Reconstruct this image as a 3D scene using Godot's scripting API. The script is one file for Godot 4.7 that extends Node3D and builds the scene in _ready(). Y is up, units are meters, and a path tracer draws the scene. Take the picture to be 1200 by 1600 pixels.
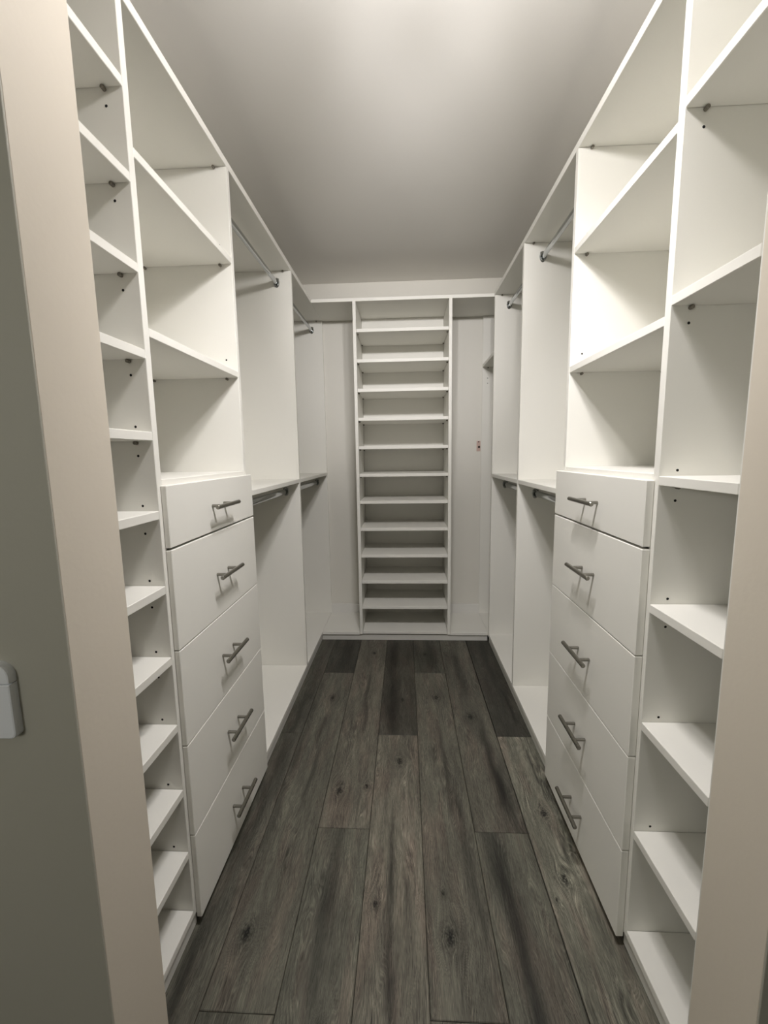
extends Node3D
# Walk-in closet: white melamine units on three sides, grey wood plank floor.
# Dimensions below are in survey units (x right, y up, d depth); S turns them into metres.
const S := 0.93
const XL := -0.613      # front plane of the left run
const XR := 0.587       # front plane of the right run
const WL := -1.0        # closet side walls
const WR := 0.975
const T := 0.0215       # board thickness
const YTB := 2.351      # underside of the top boards
const YDK := 0.066      # upper face of the bottom decks
const L1 := 1.025
const L2 := 1.602
const L3 := 2.452
const LB := 3.339
const R1 := 1.018
const R2 := 1.597
const R3 := 2.247
const R4 := 2.92
const BW := 3.36        # closet back wall
const ST := 2.954       # front plane of the back run
const CEIL := 2.62
const J0 := 0.60        # entry wall, near and far face
const J1 := 0.745

var mel: StandardMaterial3D
var paint: StandardMaterial3D
var ceil_m: StandardMaterial3D
var wall_m: StandardMaterial3D
var grey_p: StandardMaterial3D
var toe_m: StandardMaterial3D
var steel: StandardMaterial3D
var chrome: StandardMaterial3D
var dark: StandardMaterial3D
var pin_m: StandardMaterial3D
var trim_m: StandardMaterial3D
var sub_m: StandardMaterial3D
var cache := {}

func pt(x: float, y: float, d: float) -> Vector3:
	return Vector3(x, y, -d) * S

# ---------- helpers ----------
func thing(called: String, label: String, category: String, x: float, y: float, d: float, group := "") -> Node3D:
	var o := Node3D.new()
	o.name = called
	o.position = pt(x, y, d)
	add_child(o, true)
	o.set_meta("label", label)
	o.set_meta("category", category)
	if group != "":
		o.set_meta("group", group)
	return o

func wpos(n: Node) -> Vector3:
	var p := Vector3.ZERO
	while n is Node3D and n != self:
		p += (n as Node3D).position
		n = n.get_parent()
	return p

func place(called: String, mesh: Mesh, m: Material, parent: Node, at: Vector3) -> MeshInstance3D:
	var o := MeshInstance3D.new()
	o.name = called
	o.mesh = mesh
	o.material_override = m
	o.position = at - wpos(parent)
	parent.add_child(o, true)
	return o

func struct_meta(o: Node, label: String, category: String) -> void:
	o.set_meta("kind", "structure")
	o.set_meta("label", label)
	o.set_meta("category", category)

# chamfered box in metres, centred on the origin
func cbox(sx: float, sy: float, sz: float, c := 0.0012) -> ArrayMesh:
	var key := "b%.4f_%.4f_%.4f_%.4f" % [sx, sy, sz, c]
	if cache.has(key):
		return cache[key]
	var st := SurfaceTool.new()
	st.begin(Mesh.PRIMITIVE_TRIANGLES)
	add_cbox(st, Vector3.ZERO, sx, sy, sz, c)
	var m := st.commit()
	cache[key] = m
	return m

func poly(st: SurfaceTool, pts: Array, n: Vector3) -> void:
	# convex polygon facing n, front faces clockwise
	var a: Vector3 = pts[0]
	var b: Vector3 = pts[1]
	var cc: Vector3 = pts[2]
	if (b - a).cross(cc - a).dot(n) > 0.0:
		pts.reverse()
	st.set_normal(n)
	var u := Vector3.UP.cross(n)
	if u.length() < 0.1:
		u = Vector3.RIGHT
	u = u.normalized()
	var v := n.cross(u)
	for i in range(1, pts.size() - 1):
		for q in [pts[0], pts[i], pts[i + 1]]:
			st.set_normal(n)
			st.set_uv(Vector2(q.dot(u), q.dot(v)))
			st.add_vertex(q)

func add_cbox(st: SurfaceTool, o: Vector3, sx: float, sy: float, sz: float, c: float) -> void:
	var h := Vector3(sx, sy, sz) * 0.5
	for ax in 3:
		var b := (ax + 1) % 3
		var e := (ax + 2) % 3
		for s in [-1.0, 1.0]:
			var n := Vector3.ZERO
			n[ax] = s
			var q := []
			for k in [[-1, -1], [1, -1], [1, 1], [-1, 1]]:
				var v := Vector3.ZERO
				v[ax] = s * h[ax]
				v[b] = k[0] * (h[b] - c)
				v[e] = k[1] * (h[e] - c)
				q.append(o + v)
			poly(st, q, n)
			# chamfer strip between faces ax and b
			for s2 in [-1.0, 1.0]:
				var n2 := Vector3.ZERO
				n2[ax] = s
				n2[b] = s2
				var q2 := []
				for k in [-1.0, 1.0]:
					var v1 := Vector3.ZERO
					v1[ax] = s * h[ax]
					v1[b] = s2 * (h[b] - c)
					v1[e] = k * (h[e] - c)
					var v2 := v1
					v2[ax] = s * (h[ax] - c)
					v2[b] = s2 * h[b]
					if k < 0.0:
						q2.append(o + v1)
						q2.append(o + v2)
					else:
						q2.append(o + v2)
						q2.append(o + v1)
				poly(st, q2, n2.normalized())
	for i in [-1.0, 1.0]:
		for j in [-1.0, 1.0]:
			for k in [-1.0, 1.0]:
				var s3 := Vector3(i, j, k)
				poly(st, [o + Vector3(i * h.x, j * (h.y - c), k * (h.z - c)), o + Vector3(i * (h.x - c), j * h.y, k * (h.z - c)), o + Vector3(i * (h.x - c), j * (h.y - c), k * h.z)], s3.normalized())

# a board given by its limits in survey units
func board(called: String, x0: float, x1: float, y0: float, y1: float, d0: float, d1: float, m: Material, parent: Node, c := 0.0012) -> MeshInstance3D:
	var mesh := cbox(absf(x1 - x0) * S, absf(y1 - y0) * S, absf(d1 - d0) * S, c)
	return place(called, mesh, m, parent, pt((x0 + x1) * 0.5, (y0 + y1) * 0.5, (d0 + d1) * 0.5))

# tube with rounded ends along a direction, metres
func add_tube(st: SurfaceTool, a: Vector3, b: Vector3, r: float, bev: float, n := 16, flat := 1.0, up := Vector3.UP) -> void:
	var ax := (b - a).normalized()
	var u := up
	if absf(ax.dot(u)) > 0.9:
		u = Vector3.RIGHT
	u = (u - ax * u.dot(ax)).normalized()
	var v := ax.cross(u)
	var ln := (b - a).length()
	var prof := [[0.0, 0.0], [0.0, r - bev], [bev, r], [ln - bev, r], [ln, r - bev], [ln, 0.0]]
	for i in prof.size() - 1:
		var p0: Array = prof[i]
		var p1: Array = prof[i + 1]
		for k in n:
			var t0 := TAU * k / n
			var t1 := TAU * (k + 1) / n
			var e0 := u * cos(t0) + v * sin(t0) * flat
			var e1 := u * cos(t1) + v * sin(t1) * flat
			var nn0 := u * cos(t0) * flat + v * sin(t0)
			var nn1 := u * cos(t1) * flat + v * sin(t1)
			var sl := 0.0
			if i == 0: sl = -1.0
			elif i == 4: sl = 1.0
			elif i == 1: sl = -0.7
			elif i == 3: sl = 0.7
			var rw := sqrt(maxf(0.0, 1.0 - sl * sl))
			var n0 := (nn0.normalized() * rw + ax * sl).normalized()
			var n1 := (nn1.normalized() * rw + ax * sl).normalized()
			var A: Vector3 = a + ax * p0[0] + e0 * p0[1]
			var B: Vector3 = a + ax * p0[0] + e1 * p0[1]
			var C: Vector3 = a + ax * p1[0] + e1 * p1[1]
			var D: Vector3 = a + ax * p1[0] + e0 * p1[1]
			var tris := [[A, n0, B, n1, C, n1], [A, n0, C, n1, D, n0]]
			for t in tris:
				var g: Vector3 = (t[2] - t[0]).cross(t[4] - t[0])
				if g.length() < 1e-14:
					continue
				var ord := [0, 2, 4]
				if g.dot(t[1] + t[3] + t[5]) > 0.0:
					ord = [0, 4, 2]
				for j in ord:
					st.set_normal(t[j + 1])
					st.set_uv(Vector2.ZERO)
					st.add_vertex(t[j])

func tube_mesh(key: String, a: Vector3, b: Vector3, r: float, bev: float, n := 16, flat := 1.0) -> ArrayMesh:
	if cache.has(key):
		return cache[key]
	var st := SurfaceTool.new()
	st.begin(Mesh.PRIMITIVE_TRIANGLES)
	add_tube(st, a, b, r, bev, n, flat)
	var m := st.commit()
	cache[key] = m
	return m

# ---------- materials ----------
func noise_tex(seed_v: int, freq: float, w: int, normal: bool, strength := 1.0, oct := 3) -> NoiseTexture2D:
	var n := FastNoiseLite.new()
	n.seed = seed_v
	n.noise_type = FastNoiseLite.TYPE_SIMPLEX_SMOOTH
	n.frequency = freq
	n.fractal_octaves = oct
	var t := NoiseTexture2D.new()
	t.width = w
	t.height = w
	t.seamless = true
	t.noise = n
	t.as_normal_map = normal
	t.bump_strength = strength
	return t

func mat(c: Color, rough: float, metal := 0.0) -> StandardMaterial3D:
	var m := StandardMaterial3D.new()
	m.albedo_color = c
	m.roughness = rough
	m.metallic = metal
	return m

func bumped(m: StandardMaterial3D, t: Texture2D, tiles: float, scale_v: float) -> void:
	m.normal_enabled = true
	m.normal_texture = t
	m.normal_scale = scale_v
	m.uv1_triplanar = true
	m.uv1_world_triplanar = true
	m.uv1_scale = Vector3.ONE * tiles

func make_materials() -> void:
	mel = mat(Color(0.937, 0.931, 0.902), 0.42)
	mel.metallic_specular = 0.35
	bumped(mel, noise_tex(3, 0.06, 256, true, 1.0, 2), 5.0, 0.03)
	paint = mat(Color(0.89, 0.855, 0.795), 0.6)
	bumped(paint, noise_tex(7, 0.05, 256, true, 1.5, 3), 4.0, 0.10)
	grey_p = mat(Color(0.71, 0.70, 0.655), 0.55)
	bumped(grey_p, paint.normal_texture, 4.0, 0.08)
	toe_m = mat(Color(0.86, 0.855, 0.83), 0.5)
	wall_m = mat(Color(0.905, 0.895, 0.86), 0.6)
	bumped(wall_m, paint.normal_texture, 4.0, 0.05)
	ceil_m = mat(Color(0.93, 0.92, 0.90), 0.8)
	bumped(ceil_m, paint.normal_texture, 3.0, 0.05)
	trim_m = mat(Color(0.91, 0.905, 0.885), 0.45)
	steel = mat(Color(0.56, 0.55, 0.52), 0.2, 1.0)
	chrome = mat(Color(0.70, 0.71, 0.71), 0.12, 1.0)
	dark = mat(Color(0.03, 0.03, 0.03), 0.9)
	pin_m = mat(Color(0.52, 0.50, 0.46), 0.45, 0.6)
	sub_m = mat(Color(0.10, 0.095, 0.085), 0.8)

# ---------- floor planks ----------
# knots: [u across 0..1, z metres from the near end, radius]; streaks: [u, z, half length, half width, depth]
func plank_texture(idx: int, tone: float, warm: float, wave: float, length: float, knots: Array, streaks: Array) -> ImageTexture:
	var w := 176
	var h := int(clampf(length / 0.19 * 176.0 * 0.8, 64.0, 1220.0))
	var n1 := FastNoiseLite.new()
	n1.seed = 100 + idx
	n1.noise_type = FastNoiseLite.TYPE_SIMPLEX_SMOOTH
	n1.frequency = 1.0
	n1.fractal_octaves = 3
	var n2 := FastNoiseLite.new()
	n2.seed = 300 + idx
	n2.noise_type = FastNoiseLite.TYPE_SIMPLEX
	n2.frequency = 1.0
	n2.fractal_octaves = 2
	var data := PackedByteArray()
	data.resize(w * h * 3)
	var i := 0
	for y in h:
		var z := float(y) / h * length
		for x in w:
			var u := float(x) / w
			var xm := u * 0.19
			var kx := 0.0
			var kd := 0.0
			for k in knots:
				var dx: float = (u - k[0]) * 0.19
				var dz: float = (z - k[1]) * 0.55
				var r: float = k[2]
				var q := (dx * dx + dz * dz) / (r * r)
				if q < 14.0:
					kx += dx * exp(-q * 0.45) * 1.3
					var ph := sqrt(q) * 6.5 + n2.get_noise_2d(xm * 70.0, z * 40.0) * 4.0
					kd += 0.75 * exp(-q * 4.0) * (0.7 + 0.6 * n2.get_noise_2d(xm * 160.0, z * 90.0)) + 0.30 * exp(-q * 0.55) * (0.45 + 0.55 * sin(ph))
			var xs := xm - kx
			var warp := n1.get_noise_2d(xs * 8.0, z * 1.9)
			var sd := 0.0
			for k in streaks:
				var sz: float = (z - k[1]) / k[2]
				if absf(sz) < 1.6:
					var sx: float = ((u - k[0]) * 0.19 + 0.012 * n1.get_noise_2d(z * 4.0, 3.0 + k[0] * 9.0)) / k[3]
					var rag := 1.0 + 0.7 * n2.get_noise_2d(xs * 150.0, z * 7.0)
					sd += k[4] * exp(-sx * sx * rag) * exp(-sz * sz * sz * sz)
			var grain := n2.get_noise_2d(xs * 300.0 + warp * 10.0, z * 9.0)
			var fine := n2.get_noise_2d(xs * 700.0 + 31.0, z * 26.0 + 7.0)
			var rings := sin(xs * 210.0 + warp * 20.0 + 0.8 * grain)
			var broad := n1.get_noise_2d(xs * 11.0 + 50.0, z * 1.6 + 20.0)
			var blot := n1.get_noise_2d(xs * 30.0 - 40.0, z * 4.0 + 9.0)
			var mask := clampf(0.4 + n1.get_noise_2d(xs * 9.0 + 7.0, z * 2.4 - 30.0) * 1.6, 0.0, 1.0)
			var v := 1.0 + 0.13 * grain * (0.5 + mask) + 0.13 * fine + 0.10 * wave * rings * mask + 0.12 * blot + 0.20 * broad
			var thin := n2.get_noise_2d(xs * 520.0 + warp * 6.0 - 70.0, z * 5.0 + 40.0)
			v += 0.55 * mask * maxf(0.0, thin - 0.42) - 0.75 * maxf(0.0, -0.45 - thin) + 0.3 * maxf(0.0, grain - 0.4)
			v *= 1.0 - clampf(sd * 0.72, 0.0, 0.5)
			v *= 1.0 - clampf(kd, -0.12, 0.75)
			v = clampf(v * tone, 0.06, 2.0)
			var red := 0.6 * warm + 0.035 * clampf(n1.get_noise_2d(xs * 14.0 + 90.0, z * 2.2 + 60.0) * 2.0, -0.15, 1.0)
			data[i] = int(clampf(97.0 * v * (1.0 + red), 0.0, 255.0))
			data[i + 1] = int(clampf(95.5 * v * (1.0 - 0.1 * red), 0.0, 255.0))
			data[i + 2] = int(clampf(85.5 * v, 0.0, 255.0))
			i += 3
	return ImageTexture.create_from_image(Image.create_from_data(w, h, false, Image.FORMAT_RGB8, data))

func plank(parent: Node, x0: float, x1: float, d0: float, d1: float, tex: Texture2D) -> void:
	# bevelled plank; v runs along the depth
	var g := 0.0006
	var a := x0 * S + g
	var b := x1 * S - g
	var n := -d0 * S - g
	var f := -d1 * S + g
	var c := 0.0016
	var top := 0.0
	var st := SurfaceTool.new()
	st.begin(Mesh.PRIMITIVE_TRIANGLES)
	var o := Vector3((a + b) * 0.5, 0.0, (n + f) * 0.5)
	var quads := [
		[[a + c, top, n - c], [b - c, top, n - c], [b - c, top, f + c], [a + c, top, f + c]],
		[[a, top - c, n], [a + c, top, n - c], [a + c, top, f + c], [a, top - c, f]],
		[[b - c, top, n - c], [b, top - c, n], [b, top - c, f], [b - c, top, f + c]],
		[[a, top - c, n], [b, top - c, n], [b - c, top, n - c], [a + c, top, n - c]],
		[[a + c, top, f + c], [b - c, top, f + c], [b, top - c, f], [a, top - c, f]],
		[[a, -0.008, n], [a, top - c, n], [a, top - c, f], [a, -0.008, f]],
		[[b, top - c, n], [b, -0.008, n], [b, -0.008, f], [b, top - c, f]],
		[[a, -0.008, n], [b, -0.008, n], [b, top - c, n], [a, top - c, n]],
		[[a, top - c, f], [b, top - c, f], [b, -0.008, f], [a, -0.008, f]],
	]
	var outs := [Vector3.UP, Vector3(-1, 1, 0), Vector3(1, 1, 0), Vector3(0, 1, 1), Vector3(0, 1, -1), Vector3.LEFT, Vector3.RIGHT, Vector3.BACK, Vector3.FORWARD]
	for k in quads.size():
		var q: Array = quads[k]
		var nn: Vector3 = outs[k].normalized()
		var p := []
		for e in q:
			p.append(Vector3(e[0], e[1], e[2]))
		var ord := [0, 1, 2, 0, 2, 3]
		if (p[1] - p[0]).cross(p[2] - p[0]).dot(nn) > 0.0:
			ord = [0, 2, 1, 0, 3, 2]
		for j in ord:
			var w: Vector3 = p[j]
			st.set_normal(nn)
			st.set_uv(Vector2((w.x - a) / (b - a), (n - w.z) / (n - f)))
			st.add_vertex(w - o)
	var m := mat(Color.WHITE, 0.5)
	m.metallic_specular = 0.35
	m.albedo_texture = tex
	place("plank", st.commit(), m, parent, o)

# ---------- closet parts ----------
func pin(parent: Node, x: float, y: float, d: float, dirv: Vector3) -> void:
	# metal shelf pin standing out of a panel face
	var key := "pin%d%d" % [int(dirv.x), int(dirv.z)]
	var m := tube_mesh(key, Vector3.ZERO, dirv * 0.011, 0.0042, 0.0012, 10)
	place("shelf_pin", m, pin_m, parent, pt(x, y, d))

func hole(parent: Node, x: float, y: float, d: float) -> void:
	var m := tube_mesh("hole", Vector3.ZERO, Vector3(0, 0, 0.0004), 0.0030, 0.0002, 10)
	place("peg_hole", m, dark, parent, pt(x, y, d))

func shelf(parent: Node, x0: float, x1: float, ytop: float, d0: float, d1: float, front_x: float, fixed := false) -> MeshInstance3D:
	var b := board("shelf", x0, x1, ytop - T, ytop, d0 + 0.001, d1 - 0.001, mel, parent)
	if not fixed:
		var sg := signf(front_x)
		for xx in [front_x + sg * 0.041, front_x + sg * 0.318]:
			pin(b, xx, ytop - T - 0.0045, d1, Vector3(0, 0, 1))
			pin(b, xx, ytop - T - 0.0045, d0, Vector3(0, 0, -1))
	return b

# shelf tower beside the doorway: two side panels, back, shelves, deck, toe kick
func shelf_tower(called: String, label: String, sg: float, fx: float, wx: float, far: float, tops: Array) -> void:
	var near := J1 + 0.012
	var t := thing(called, label, "shelf tower", (fx + wx) * 0.5, 0.0, (near + far) * 0.5, "")
	board("side_panel", fx, wx - sg * 0.004, YDK - T, YTB, near, near + T, mel, t)
	board("side_panel", fx, wx - sg * 0.004, YDK - T, YTB, far, far + T, mel, t)
	board("back_panel", wx - sg * 0.016, wx - sg * 0.004, 0.0, YTB, near + T, far, mel, t)
	for y in tops:
		shelf(t, fx, wx - sg * 0.017, y, near + T, far, fx)
		hole(t, fx + sg * 0.041, y + 0.013, far)
		hole(t, fx + sg * 0.041, y - T - 0.036, far)
	board("deck", fx, wx - sg * 0.017, YDK - T, YDK, near + T + 0.001, far - 0.001, mel, t)
	board("toe_kick", fx + sg * 0.006, fx + sg * 0.026, 0.0, YDK - T, near, far + T, toe_m, t)

func handle(parent: Node, x: float, sg: float, y: float, d: float) -> void:
	# bar pull: horizontal bar on two posts; sg points away from the aisle
	var key := "pull%d" % int(sg)
	var m: ArrayMesh
	if cache.has(key):
		m = cache[key]
	else:
		var st := SurfaceTool.new()
		st.begin(Mesh.PRIMITIVE_TRIANGLES)
		var ox := -sg * 0.035 * S
		add_tube(st, Vector3(ox, 0, 0.083 * S), Vector3(ox, 0, -0.083 * S), 0.0062, 0.0012, 20)
		for k in [-1.0, 1.0]:
			add_tube(st, Vector3(0, 0, k * 0.0415 * S), Vector3(ox, 0, k * 0.0415 * S), 0.0046, 0.0004, 14)
		m = st.commit()
		cache[key] = m
	place("handle", m, steel, parent, pt(x, y, d)).set_meta("label", "brushed steel bar handle on two posts")

func drawer_unit(called: String, label: String, sg: float, fx: float, wx: float, front: float, near: float, far: float, hd: float) -> void:
	# near: near face of the near panel (owned by the tower); far: near face of the far panel
	var t := thing(called, label, "drawer unit", (fx + wx) * 0.5, 0.0, (near + far) * 0.5, "")
	var n := near + T
	board("side_panel", fx, wx - sg * 0.004, YDK - T, YTB, far, far + T, mel, t)
	board("back_panel", wx - sg * 0.016, wx - sg * 0.004, 0.0, YTB, n, far, mel, t)
	for y in [2.053, 1.659]:
		if sg > 0.0:
			y -= 0.012
		shelf(t, fx, wx - sg * 0.017, y, n, far, fx)
		hole(t, fx + sg * 0.041, y + 0.043, far)
	board("counter", fx, wx - sg * 0.017, 1.294 - T, 1.294, n + 0.001, far - 0.001, mel, t)
	board("bottom_board", fx + sg * 0.002, wx - sg * 0.017, 0.03, 0.03 + T, n + 0.001, far - 0.001, mel, t)
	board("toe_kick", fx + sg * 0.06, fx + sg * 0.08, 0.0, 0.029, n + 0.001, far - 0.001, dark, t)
	board("toe_return", fx + sg * 0.006, fx + sg * 0.09, 0.0, YDK - T, far, far + T, toe_m, t)
	var gaps := [1.279, 1.1165, 0.842, 0.568, 0.2945, 0.028]
	var hy := [1.198, 0.979, 0.707, 0.437, 0.161]
	for i in 5:
		var top: float = gaps[i]
		if i == 1:
			top -= 0.0035
		elif i > 1:
			top -= 0.0012
		var bot: float = gaps[i + 1] + 0.0012
		if i == 0:
			bot += 0.001
		var d := board("drawer", front, fx - sg * 0.0005, bot, top, near + 0.012, far + T + 0.011, mel, t, 0.0016)
		handle(d, front, sg, hy[i], hd)
		# drawer box behind the front
		board("drawer_box", fx + sg * 0.002, wx - sg * 0.05, bot + 0.012, top - 0.03 if i > 0 else 1.25, n + 0.014, far - 0.014, mel, d)
	pin(t, fx + sg * 0.043, YTB - 0.0045, far, Vector3(0, 0, 1))

func hanging_bay(called: String, label: String, sg: float, fx: float, wx: float, d0: float, d1: float, ydv: float) -> Node3D:
	# d0: clear start, d1: near face of the far panel
	var t := thing(called, label, "wardrobe bay", (fx + wx) * 0.5, 0.0, (d0 + d1) * 0.5, "")
	board("side_panel", fx, wx - sg * 0.004, YDK - T, YTB, d1, d1 + minf(T, BW - 0.001 - d1), mel, t)
	board("back_panel", wx - sg * 0.016, wx - sg * 0.004, 0.0, YTB, d0 + 0.001, d1 - 0.001, mel, t)
	board("divider_shelf", fx, wx - sg * 0.017, ydv - T, ydv, d0 + 0.001, d1 - 0.001, mel, t)
	board("deck", fx, wx - sg * 0.017, YDK - T, YDK, d0 + 0.001, d1 - 0.001, mel, t)
	board("toe_kick", fx + sg * 0.006, fx + sg * 0.026, 0.0, YDK - T, d0 + 0.0005, minf(d1 + T, BW - 0.016), toe_m, t)
	pin(t, fx + sg * 0.043, YTB - 0.0045, d1, Vector3(0, 0, 1))
	return t

func flange_mesh(dirz: float) -> ArrayMesh:
	# open-topped oval socket that carries a rod end
	var key := "flange%d" % int(dirz)
	if cache.has(key):
		return cache[key]
	var st := SurfaceTool.new()
	st.begin(Mesh.PRIMITIVE_TRIANGLES)
	# back plate
	add_tube(st, Vector3(0, 0, 0), Vector3(0, 0, dirz * 0.002), 0.024, 0.0006, 24, 0.62)
	# U-shaped rim
	var n := 22
	for i in n:
		var t0 := PI * 0.94 + (PI * 1.12) * i / n
		var t1 := PI * 0.94 + (PI * 1.12) * (i + 1) / n
		var a := Vector3(cos(t0) * 0.0125, sin(t0) * 0.014 - 0.004, dirz * 0.006)
		var b := Vector3(cos(t1) * 0.0125, sin(t1) * 0.014 - 0.004, dirz * 0.006)
		var mid := (a + b) * 0.5
		add_cbox(st, mid, 0.0036, 0.0036, 0.010, 0.0004)
	for s in [-1.0, 1.0]:
		add_cbox(st, Vector3(s * 0.0125, 0.007, dirz * 0.006), 0.0026, 0.022, 0.010, 0.0005)
	var m := st.commit()
	cache[key] = m
	return m

func rod(label: String, x: float, y: float, d0: float, d1: float) -> void:
	var t := thing("closet_rod", label, "closet rod", x, y, (d0 + d1) * 0.5, "chrome closet rods")
	var ln := (d1 - d0) * S - 0.006
	var m := tube_mesh("rod%.3f" % ln, Vector3(0, 0, ln * 0.5), Vector3(0, 0, -ln * 0.5), 0.0150, 0.0006, 28, 0.52)
	place("tube", m, chrome, t, pt(x, y, (d0 + d1) * 0.5))
	place("socket", flange_mesh(-1.0), chrome, t, pt(x, y, d0))
	place("socket", flange_mesh(1.0), chrome, t, pt(x, y, d1))

func ball(r: float, squash := 1.0) -> ArrayMesh:
	var sp := SphereMesh.new()
	sp.radius = r
	sp.height = 2.0 * r * squash
	sp.radial_segments = 32
	sp.rings = 16
	var m := ArrayMesh.new()
	m.add_surface_from_arrays(Mesh.PRIMITIVE_TRIANGLES, sp.get_mesh_arrays())
	return m

func glow_mat(col: Color, glow: float) -> StandardMaterial3D:
	var gm := mat(Color(0.95, 0.94, 0.92), 0.5)
	gm.emission_enabled = true
	gm.emission = col
	gm.emission_energy_multiplier = glow
	return gm

# ceiling light: round base, a frosted globe and (optionally) swivelling spot heads
func lamp(label: String, x: float, y: float, d: float, energy: float, spots: Array, col: Color) -> void:
	var t := thing("ceiling_light", label, "ceiling light", x, CEIL, d, "")
	var st := SurfaceTool.new()
	st.begin(Mesh.PRIMITIVE_TRIANGLES)
	add_tube(st, Vector3.ZERO, Vector3(0, -0.025, 0), 0.13, 0.003, 40)
	add_tube(st, Vector3(0, -0.02, 0), Vector3(0, (y - CEIL) * S + 0.045, 0), 0.02, 0.001, 20)
	place("base", st.commit(), steel, t, pt(x, CEIL, d))
	place("globe", ball(0.055), glow_mat(col, 4.0), t, pt(x, y, d))
	var l := OmniLight3D.new()
	l.name = "globe_light"
	l.light_color = col
	l.light_energy = energy
	l.light_size = 0.05
	l.omni_range = 9.0
	l.omni_attenuation = 2.0
	l.shadow_enabled = true
	t.add_child(l, true)
	l.position = pt(x, y, d) - wpos(t)
	for s in spots:
		var at: Vector3 = pt(s[0], s[1], s[2])
		var aim: Vector3 = s[3]
		var dirv := (aim - at).normalized()
		var sh := SurfaceTool.new()
		sh.begin(Mesh.PRIMITIVE_TRIANGLES)
		add_tube(sh, dirv * -0.10, dirv * -0.004, 0.042, 0.006, 28)
		add_tube(sh, dirv * -0.09, Vector3(0, CEIL * S - at.y - 0.02, 0) + dirv * -0.09, 0.008, 0.001, 12)
		var hd := place("spot_head", sh.commit(), steel, t, at)
		var ls := SurfaceTool.new()
		ls.begin(Mesh.PRIMITIVE_TRIANGLES)
		add_tube(ls, dirv * -0.004, Vector3.ZERO, 0.036, 0.001, 28)
		place("lens", ls.commit(), glow_mat(col, 4.0), hd, at)
		var sl := SpotLight3D.new()
		sl.name = "spot_light"
		sl.light_color = col
		sl.light_energy = s[5]
		sl.light_size = 0.04
		sl.spot_range = 9.0
		sl.spot_attenuation = 2.0
		sl.spot_angle = s[4]
		sl.spot_angle_attenuation = 1.0
		sl.shadow_enabled = true
		t.add_child(sl, true)
		sl.look_at_from_position(Vector3.ZERO, dirv, Vector3.UP)
		sl.position = at + dirv * 0.05 - wpos(t)

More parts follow.
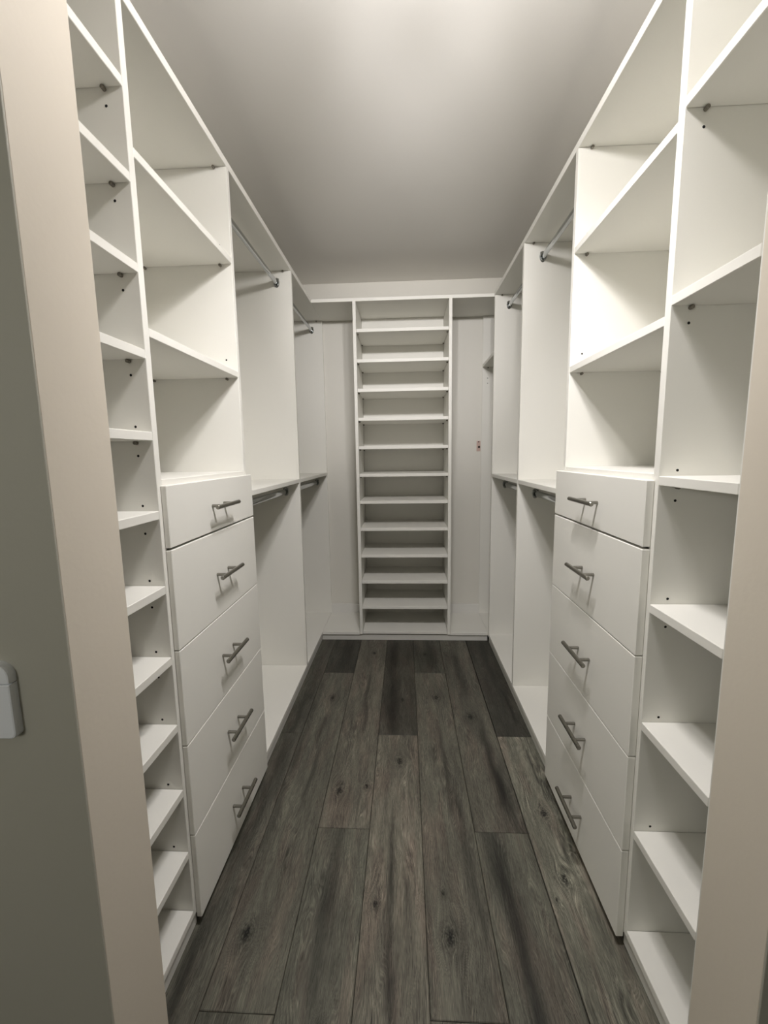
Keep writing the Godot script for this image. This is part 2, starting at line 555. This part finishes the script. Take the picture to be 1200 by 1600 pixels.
func _ready() -> void:
	# ---------- camera, environment, exposure ----------
	var cam := Camera3D.new()
	cam.name = "camera"
	var yaw := deg_to_rad(2.881)
	var pit := deg_to_rad(-7.684)
	var rol := deg_to_rad(-0.8688)
	var fw := Vector3(-sin(yaw) * cos(pit), sin(pit), -cos(yaw) * cos(pit))
	var rt := Vector3(cos(yaw), 0, -sin(yaw))
	var up := rt.cross(fw)
	var r2 := rt * cos(rol) + up * sin(rol)
	var u2 := -rt * sin(rol) + up * cos(rol)
	cam.transform = Transform3D(Basis(r2, u2, -fw), pt(0, 1.348, 0))
	cam.fov = 100.5
	cam.near = 0.02
	add_child(cam)
	cam.current = true
	var we := WorldEnvironment.new()
	we.name = "environment"
	var env := Environment.new()
	env.background_mode = Environment.BG_COLOR
	env.background_color = Color(0.02, 0.02, 0.02)
	env.tonemap_mode = Environment.TONE_MAPPER_LINEAR
	env.tonemap_exposure = 1.0
	env.sdfgi_enabled = true
	env.ssao_enabled = true
	env.ssil_enabled = true
	we.environment = env
	add_child(we)
	make_materials()
	# the closet's own lamp just inside the doorway, and a dimmer one in the entry room
	var white := Color(1.0, 0.985, 0.985)
	var low := pt(-0.02, 0.25, 2.15)
	var end := pt(-0.02, 2.14, 3.3)
	lamp("ceiling light with a frosted globe and four spot heads above the closet doorway", 0.09, 2.46, 0.86, 0.52,
		[[-0.02, 2.45, 0.84, low, 59.0, 0.76], [0.20, 2.45, 0.84, low, 59.0, 0.76], [-0.12, 2.45, 0.84, end, 28.0, 0.95], [0.30, 2.45, 0.84, end, 28.0, 0.95]], white)
	lamp("pendant light with one frosted globe in the entry room", -1.15, 1.6, -1.2, 0.38, [], Color(1.0, 1.0, 0.985))

	# ---------- setting ----------
	var fl := board("floor", -1.75, 1.75, -0.12, -0.0085, -1.7, 3.6, sub_m, self)
	struct_meta(fl, "dark grey wood plank floor of the closet", "floor")
	var ce := board("ceiling", -1.75, 1.75, CEIL, CEIL + 0.12, -1.7, 3.6, ceil_m, self)
	struct_meta(ce, "plain off-white painted ceiling", "ceiling")
	var wl := board("wall_left", WL - 0.12, WL, 0.0, CEIL, J1, BW + 0.12, wall_m, self)
	struct_meta(wl, "cream wall behind the left run of units", "wall")
	var wr := board("wall_right", WR, WR + 0.12, 0.0, CEIL, J1, BW + 0.12, wall_m, self)
	struct_meta(wr, "cream wall behind the right run of units", "wall")
	var wb := board("wall_back", WL, WR, 0.0, CEIL, BW, BW + 0.12, wall_m, self)
	struct_meta(wb, "cream end wall behind the tall shelf stack", "wall")
	# entry wall with the doorway
	var st := SurfaceTool.new()
	st.begin(Mesh.PRIMITIVE_TRIANGLES)
	var seg := [[-1.7, -0.5237, 0.0, CEIL], [0.564, 1.7, 0.0, CEIL], [-0.5237, 0.564, 2.44, CEIL]]
	var sk_st := SurfaceTool.new()
	sk_st.begin(Mesh.PRIMITIVE_TRIANGLES)
	for g in seg:
		var c: Vector3 = pt((g[0] + g[1]) * 0.5, (g[2] + g[3]) * 0.5, (J0 + 0.004 + J1) * 0.5)
		add_cbox(st, c, (g[1] - g[0]) * S, (g[3] - g[2]) * S, (J1 - J0 - 0.004) * S, 0.0006)
		add_cbox(sk_st, pt((g[0] + g[1]) * 0.5, (g[2] + g[3]) * 0.5, J0 + 0.002), (g[1] - g[0]) * S, (g[3] - g[2]) * S, 0.004 * S, 0.0006)
	var wf := place("wall_front", st.commit(), paint, self, Vector3.ZERO)
	struct_meta(wf, "cream wall between closet and entry with the open doorway and its reveals", "wall")
	var we_f := place("wall_entry_front", sk_st.commit(), grey_p, self, Vector3.ZERO)
	struct_meta(we_f, "grey-green painted entry face of the doorway wall", "wall")
	for e in [["wall_entry_left", -1.75, -1.63, -1.7, J0], ["wall_entry_right", 1.63, 1.75, -1.7, J0], ["wall_entry_rear", -1.63, 1.63, -1.7, -1.58]]:
		var w := board(e[0], e[1], e[2], 0.0, CEIL, e[3], e[4], grey_p, self)
		struct_meta(w, "grey-green wall of the entry room, %s" % e[0].replace("wall_entry_", ""), "wall")
	var bb := board("baseboard_back", WL + 0.02, WR - 0.02, 0.0, 0.137, BW - 0.014, BW, trim_m, self, 0.003)
	struct_meta(bb, "white baseboard along the end wall", "baseboard")

	# planks: columns 0.189 wide, 1.64 long
	var P := [
		# x0, d0, d1, tone, warm, wave, knots, streaks
		[-0.706, 0.265, 1.905, 0.90, 0.01, 0.3, [], [[0.62, 0.66, 0.16, 0.020, 0.5], [0.7, 1.3, 0.3, 0.02, 0.35]]],
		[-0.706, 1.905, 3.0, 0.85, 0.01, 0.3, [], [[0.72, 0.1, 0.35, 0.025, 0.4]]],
		[-0.517, 0.265, 0.85, 0.95, 0.0, 0.3, [], []],
		[-0.517, 0.85, 2.489, 0.98, 0.01, 0.5, [[0.29, 0.17, 0.022], [0.54, 1.36, 0.018]], [[0.50, 1.08, 0.12, 0.014, 0.45], [0.56, 0.78, 0.20, 0.012, 0.35], [0.06, 0.9, 0.6, 0.018, 0.35], [0.95, 0.35, 0.25, 0.02, 0.2]]],
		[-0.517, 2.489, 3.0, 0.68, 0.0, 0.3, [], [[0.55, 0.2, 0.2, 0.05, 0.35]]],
		[-0.328, 0.265, 1.376, 0.98, 0.0, 0.5, [[0.59, 0.56, 0.010], [0.75, 0.38, 0.008]], [[0.47, 0.96, 0.16, 0.020, 0.35], [0.39, 0.76, 0.18, 0.026, 0.42], [0.55, 0.3, 0.2, 0.015, 0.3]]],
		[-0.328, 1.376, 3.0, 1.02, 0.03, 0.7, [[0.27, 0.174, 0.020], [0.57, 1.38, 0.016], [0.85, 0.2, 0.012]], [[0.58, 0.66, 0.14, 0.010, 0.4], [0.54, 0.95, 0.2, 0.009, 0.35]]],
		[-0.139, 0.265, 1.901, 1.08, 0.03, 0.9, [[0.56, 1.456, 0.020], [0.2, 0.85, 0.010]], [[0.44, 0.80, 0.2, 0.010, 0.38], [0.48, 0.60, 0.1, 0.008, 0.3], [0.44, 1.05, 0.12, 0.006, 0.3], [0.7, 0.9, 0.05, 0.006, 0.3]]],
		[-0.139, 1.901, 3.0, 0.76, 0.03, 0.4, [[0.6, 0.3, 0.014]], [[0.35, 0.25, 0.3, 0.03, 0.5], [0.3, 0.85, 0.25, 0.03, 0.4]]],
		[0.05, 0.265, 0.854, 1.0, 0.0, 0.4, [], []],
		[0.05, 0.854, 2.494, 0.98, 0.015, 0.5, [[0.35, 0.179, 0.022], [0.61, 1.372, 0.018], [0.3, 0.3, 0.008]], [[0.61, 0.85, 0.25, 0.012, 0.4], [0.78, 0.50, 0.25, 0.014, 0.3], [0.85, 0.25, 0.12, 0.01, 0.35]]],
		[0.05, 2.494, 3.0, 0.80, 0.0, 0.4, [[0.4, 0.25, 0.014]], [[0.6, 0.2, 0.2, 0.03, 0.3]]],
		[0.239, 0.265, 1.376, 0.94, 0.0, 0.3, [], [[0.36, 0.75, 0.30, 0.020, 0.55], [0.25, 1.0, 0.16, 0.024, 0.4], [0.4, 0.4, 0.2, 0.02, 0.35]]],
		[0.239, 1.376, 3.0, 0.92, 0.02, 0.5, [[0.47, 0.679, 0.022]], [[0.70, 0.38, 0.30, 0.018, 0.5], [0.82, 0.12, 0.2, 0.022, 0.4], [0.45, 1.1, 0.25, 0.025, 0.4]]],
		[0.43, 0.265, 1.904, 1.16, 0.0, 2.0, [[0.43, 1.20, 0.022], [0.35, 0.95, 0.018], [0.1, 0.88, 0.007]], [[0.58, 1.44, 0.13, 0.005, 0.55], [0.9, 1.0, 0.5, 0.012, 0.25]]],
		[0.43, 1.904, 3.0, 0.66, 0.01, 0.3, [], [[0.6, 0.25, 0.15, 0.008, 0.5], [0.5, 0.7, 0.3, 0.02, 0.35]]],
		[0.619, 0.265, 1.905, 0.95, 0.0, 0.5, [], []],
	]
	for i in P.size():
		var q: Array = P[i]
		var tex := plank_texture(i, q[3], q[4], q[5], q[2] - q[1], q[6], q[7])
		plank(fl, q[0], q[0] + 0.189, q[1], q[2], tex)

	# ---------- left run ----------
	shelf_tower("shelf_tower", "narrow white shelf tower with eleven close shelves beside the left door jamb", -1.0, XL, WL, L1,
		[2.180, 1.987, 1.795, 1.603, 1.411, 1.217, 1.024, 0.832, 0.641, 0.449, 0.257])
	drawer_unit("drawer_unit", "left white unit of five flat drawers with open shelves above", -1.0, XL, WL, -0.5975, L1, L2, 1.327)
	hanging_bay("wardrobe_bay", "left white double hanging bay next to the left drawers", -1.0, XL, WL, L2 + T, L3, 1.214)
	hanging_bay("wardrobe_bay", "left white double hanging bay reaching the end wall", -1.0, XL, WL, L3 + T, LB, 1.214)
	# ---------- right run ----------
	shelf_tower("shelf_tower", "wide-spaced white shelf tower with six shelves beside the right door jamb", 1.0, XR, WR, R1,
		[2.072, 1.683, 1.289, 0.981, 0.674, 0.368])
	drawer_unit("drawer_unit", "right white unit of five flat drawers with open shelves above", 1.0, XR, WR, 0.5665, R1, R2, 1.319)
	hanging_bay("wardrobe_bay", "right white double hanging bay next to the right drawers", 1.0, XR, WR, R2 + T, R3, 1.208)
	hanging_bay("wardrobe_bay", "narrow right white double hanging bay before the corner", 1.0, XR, WR, R3 + T, R4, 1.208)
	# corner unit on the right of the end wall
	var cu := thing("corner_unit", "white right corner unit with a single high shelf", "corner unit", 0.78, 0.0, 3.14)
	board("side_panel", XR, WR - 0.004, 0.0, YTB, LB, BW - 0.015, mel, cu)
	board("back_panel", WR - 0.016, WR - 0.004, 0.0, YTB, R4 + T + 0.001, LB - 0.001, mel, cu)
	shelf(cu, XR, WR - 0.017, 2.006, R4 + T, LB, XR)
	board("deck", XR, WR - 0.017, YDK - T, YDK, R4 + T + 0.001, LB - 0.001, mel, cu)
	for y in [1.905, 1.868]:
		hole(cu, XR + 0.04, y, LB)
	# ---------- back run ----------
	var sk := thing("shelf_stack", "tall narrow white shelf stack against the end wall with twelve shelves", "shelf stack", -0.01, 0.0, 3.15)
	var s0 := -0.3375
	var s1 := 0.3185
	board("side_panel", s0, s0 + T, 0.05, YTB, ST - 0.004, BW - 0.015, mel, sk)
	board("side_panel", s1 - T, s1, 0.05, YTB, ST - 0.004, BW - 0.015, mel, sk)
	board("back_panel", s0 + T + 0.001, s1 - T - 0.001, 0.05, YTB, BW - 0.027, BW - 0.015, mel, sk)
	for y in [2.178, 1.983, 1.791, 1.599, 1.407, 1.217, 1.028, 0.836, 0.643, 0.452, 0.262, 0.073]:
		var b := board("shelf", s0 + T + 0.0008, s1 - T - 0.0008, y - T, y, ST, BW - 0.028, mel, sk)
		if y > 0.1:
			for dd in [ST + 0.04, BW - 0.07]:
				pin(b, s0 + T, y - T - 0.0045, dd, Vector3(1, 0, 0))
				pin(b, s1 - T, y - T - 0.0045, dd, Vector3(-1, 0, 0))
	# floor decks and toe kick either side of the stack
	var dk := thing("plinth", "low white plinth board under the tall shelf stack along the end wall", "plinth", -0.01, 0.0, 3.1)
	board("deck", XL + 0.001, s0 - 0.001, YDK - T, YDK, ST, BW - 0.015, mel, dk)
	board("deck", s1 + 0.001, XR - 0.001, YDK - T, YDK, ST, BW - 0.015, mel, dk)
	board("toe_kick", XL - 0.004, XR - 0.001, 0.0, YDK - T - 0.001, ST + 0.012, ST + 0.032, toe_m, dk)

	# ---------- top boards ----------
	var tb := board("top_board", WL + 0.002, XL, YTB + 0.0005, YTB + 0.0255, J1 + 0.003, BW - 0.002, mel, self)
	tb.set_meta("label", "long white top board over the left run of units")
	tb.set_meta("category", "top board")
	tb = board("top_board", XR, WR - 0.002, YTB + 0.0005, YTB + 0.0255, J1 + 0.003, R4 + T, mel, self)
	tb.set_meta("label", "long white top board over the right run of units")
	tb.set_meta("category", "top board")
	tb = board("top_board", XL + 0.0005, WR - 0.002, YTB + 0.0005, YTB + 0.022, ST, BW - 0.002, mel, self)
	tb.set_meta("label", "short white top board across the end wall above the shelf stack")
	tb.set_meta("category", "top board")

	# ---------- rods ----------
	var xl := -0.694
	var xr := 0.677
	rod("upper chrome rod in the left bay next to the drawers", xl, 2.29, L2 + T, L3)
	rod("upper chrome rod in the left bay at the end wall", xl, 2.285, L3 + T, LB)
	rod("lower chrome rod in the left bay next to the drawers", xl, 1.143, L2 + T, L3)
	rod("lower chrome rod in the left bay at the end wall", xl, 1.139, L3 + T, LB)
	rod("upper chrome rod in the right bay next to the drawers", xr, 2.287, R2 + T, R3)
	rod("upper chrome rod in the narrow right bay before the corner", xr, 2.287, R3 + T, R4)
	rod("lower chrome rod in the right bay next to the drawers", xr, 1.136, R2 + T, R3)
	rod("lower chrome rod in the narrow right bay before the corner", xr, 1.136, R3 + T, R4)

	# ---------- small things ----------
	# white box on the near face of the entry wall, cut by the left edge of the frame
	var bx := thing("wall_box", "white rounded box with a lid seam on the dark wall left of the doorway", "wall box", -0.655, 0.913, J0)
	rounded_box("body", -0.715, -0.6125, 0.913, 1.004, J0 - 0.014, J0, 0.010, false, bx)
	rounded_box("lid", -0.715, -0.6125, 1.0055, 1.0370, J0 - 0.014, J0, 0.022, true, bx)
	# small pinkish plate on the end wall
	var pl := thing("wall_plate", "tiny pale pink plate with two dark spots on the end wall", "wall plate", 0.569, 1.362, BW)
	board("plate", 0.5545, 0.5835, 1.362, 1.442, BW - 0.004, BW, mat(Color(0.80, 0.70, 0.66), 0.6), pl, 0.001)
	for q in [[0.570, 1.434, 0.0045], [0.573, 1.395, 0.0085]]:
		var dm := tube_mesh("spot%.4f" % q[2], Vector3(0, 0, -0.002), Vector3(0, 0, 0.0012), q[2], 0.0004, 14)
		place("spot", dm, mat(Color(0.22, 0.17, 0.15), 0.7), pl, pt(q[0], q[1], BW - 0.004))

func rounded_box(called: String, x0: float, x1: float, y0: float, y1: float, d0: float, d1: float, r: float, top: bool, parent: Node) -> void:
	# front outline with rounded lower (or upper) corners, extruded to the wall, softened front edge
	var o := []
	var yc := y0 + r
	var y_end := y1
	var sg := 1.0
	if top:
		yc = y1 - r
		y_end = y0
		sg = -1.0
	for i in 9:
		var a := PI * 0.5 * i / 8
		o.append(Vector2(x0 + r - r * cos(a), yc - sg * r * sin(a)))
	for i in 9:
		var a := PI * 0.5 * i / 8
		o.append(Vector2(x1 - r + r * sin(a), yc - sg * r * cos(a)))
	o.append(Vector2(x1, y_end))
	o.append(Vector2(x0, y_end))
	var c := Vector2((x0 + x1) * 0.5, (y0 + y1) * 0.5)
	var st := SurfaceTool.new()
	st.begin(Mesh.PRIMITIVE_TRIANGLES)
	st.set_smooth_group(-1)
	var layers := [[1.0, d1], [1.0, d0 + 0.004], [0.985, d0 + 0.001], [0.95, d0], [0.0, d0]]
	var org := pt(c.x, c.y, (d0 + d1) * 0.5)
	for l in layers.size() - 1:
		for i in o.size():
			var j := (i + 1) % o.size()
			var q := []
			for e in [[l, i], [l, j], [l + 1, j], [l + 1, i]]:
				var p2: Vector2 = c + (o[e[1]] - c) * layers[e[0]][0]
				q.append(pt(p2.x, p2.y, layers[e[0]][1]) - org)
			for tri in [[0, 1, 2], [0, 2, 3]]:
				var A: Vector3 = q[tri[0]]
				var B: Vector3 = q[tri[1]]
				var C: Vector3 = q[tri[2]]
				var g := (B - A).cross(C - A)
				if g.length() < 1e-12:
					continue
				var tr := [A, B, C]
				if g.dot((A + B + C) / 3.0) > 0.0:
					tr = [A, C, B]
				for v in tr:
					st.add_vertex(v)
	st.generate_normals()
	place(called, st.commit(), mat(Color(0.93, 0.94, 0.96), 0.35), parent, org)
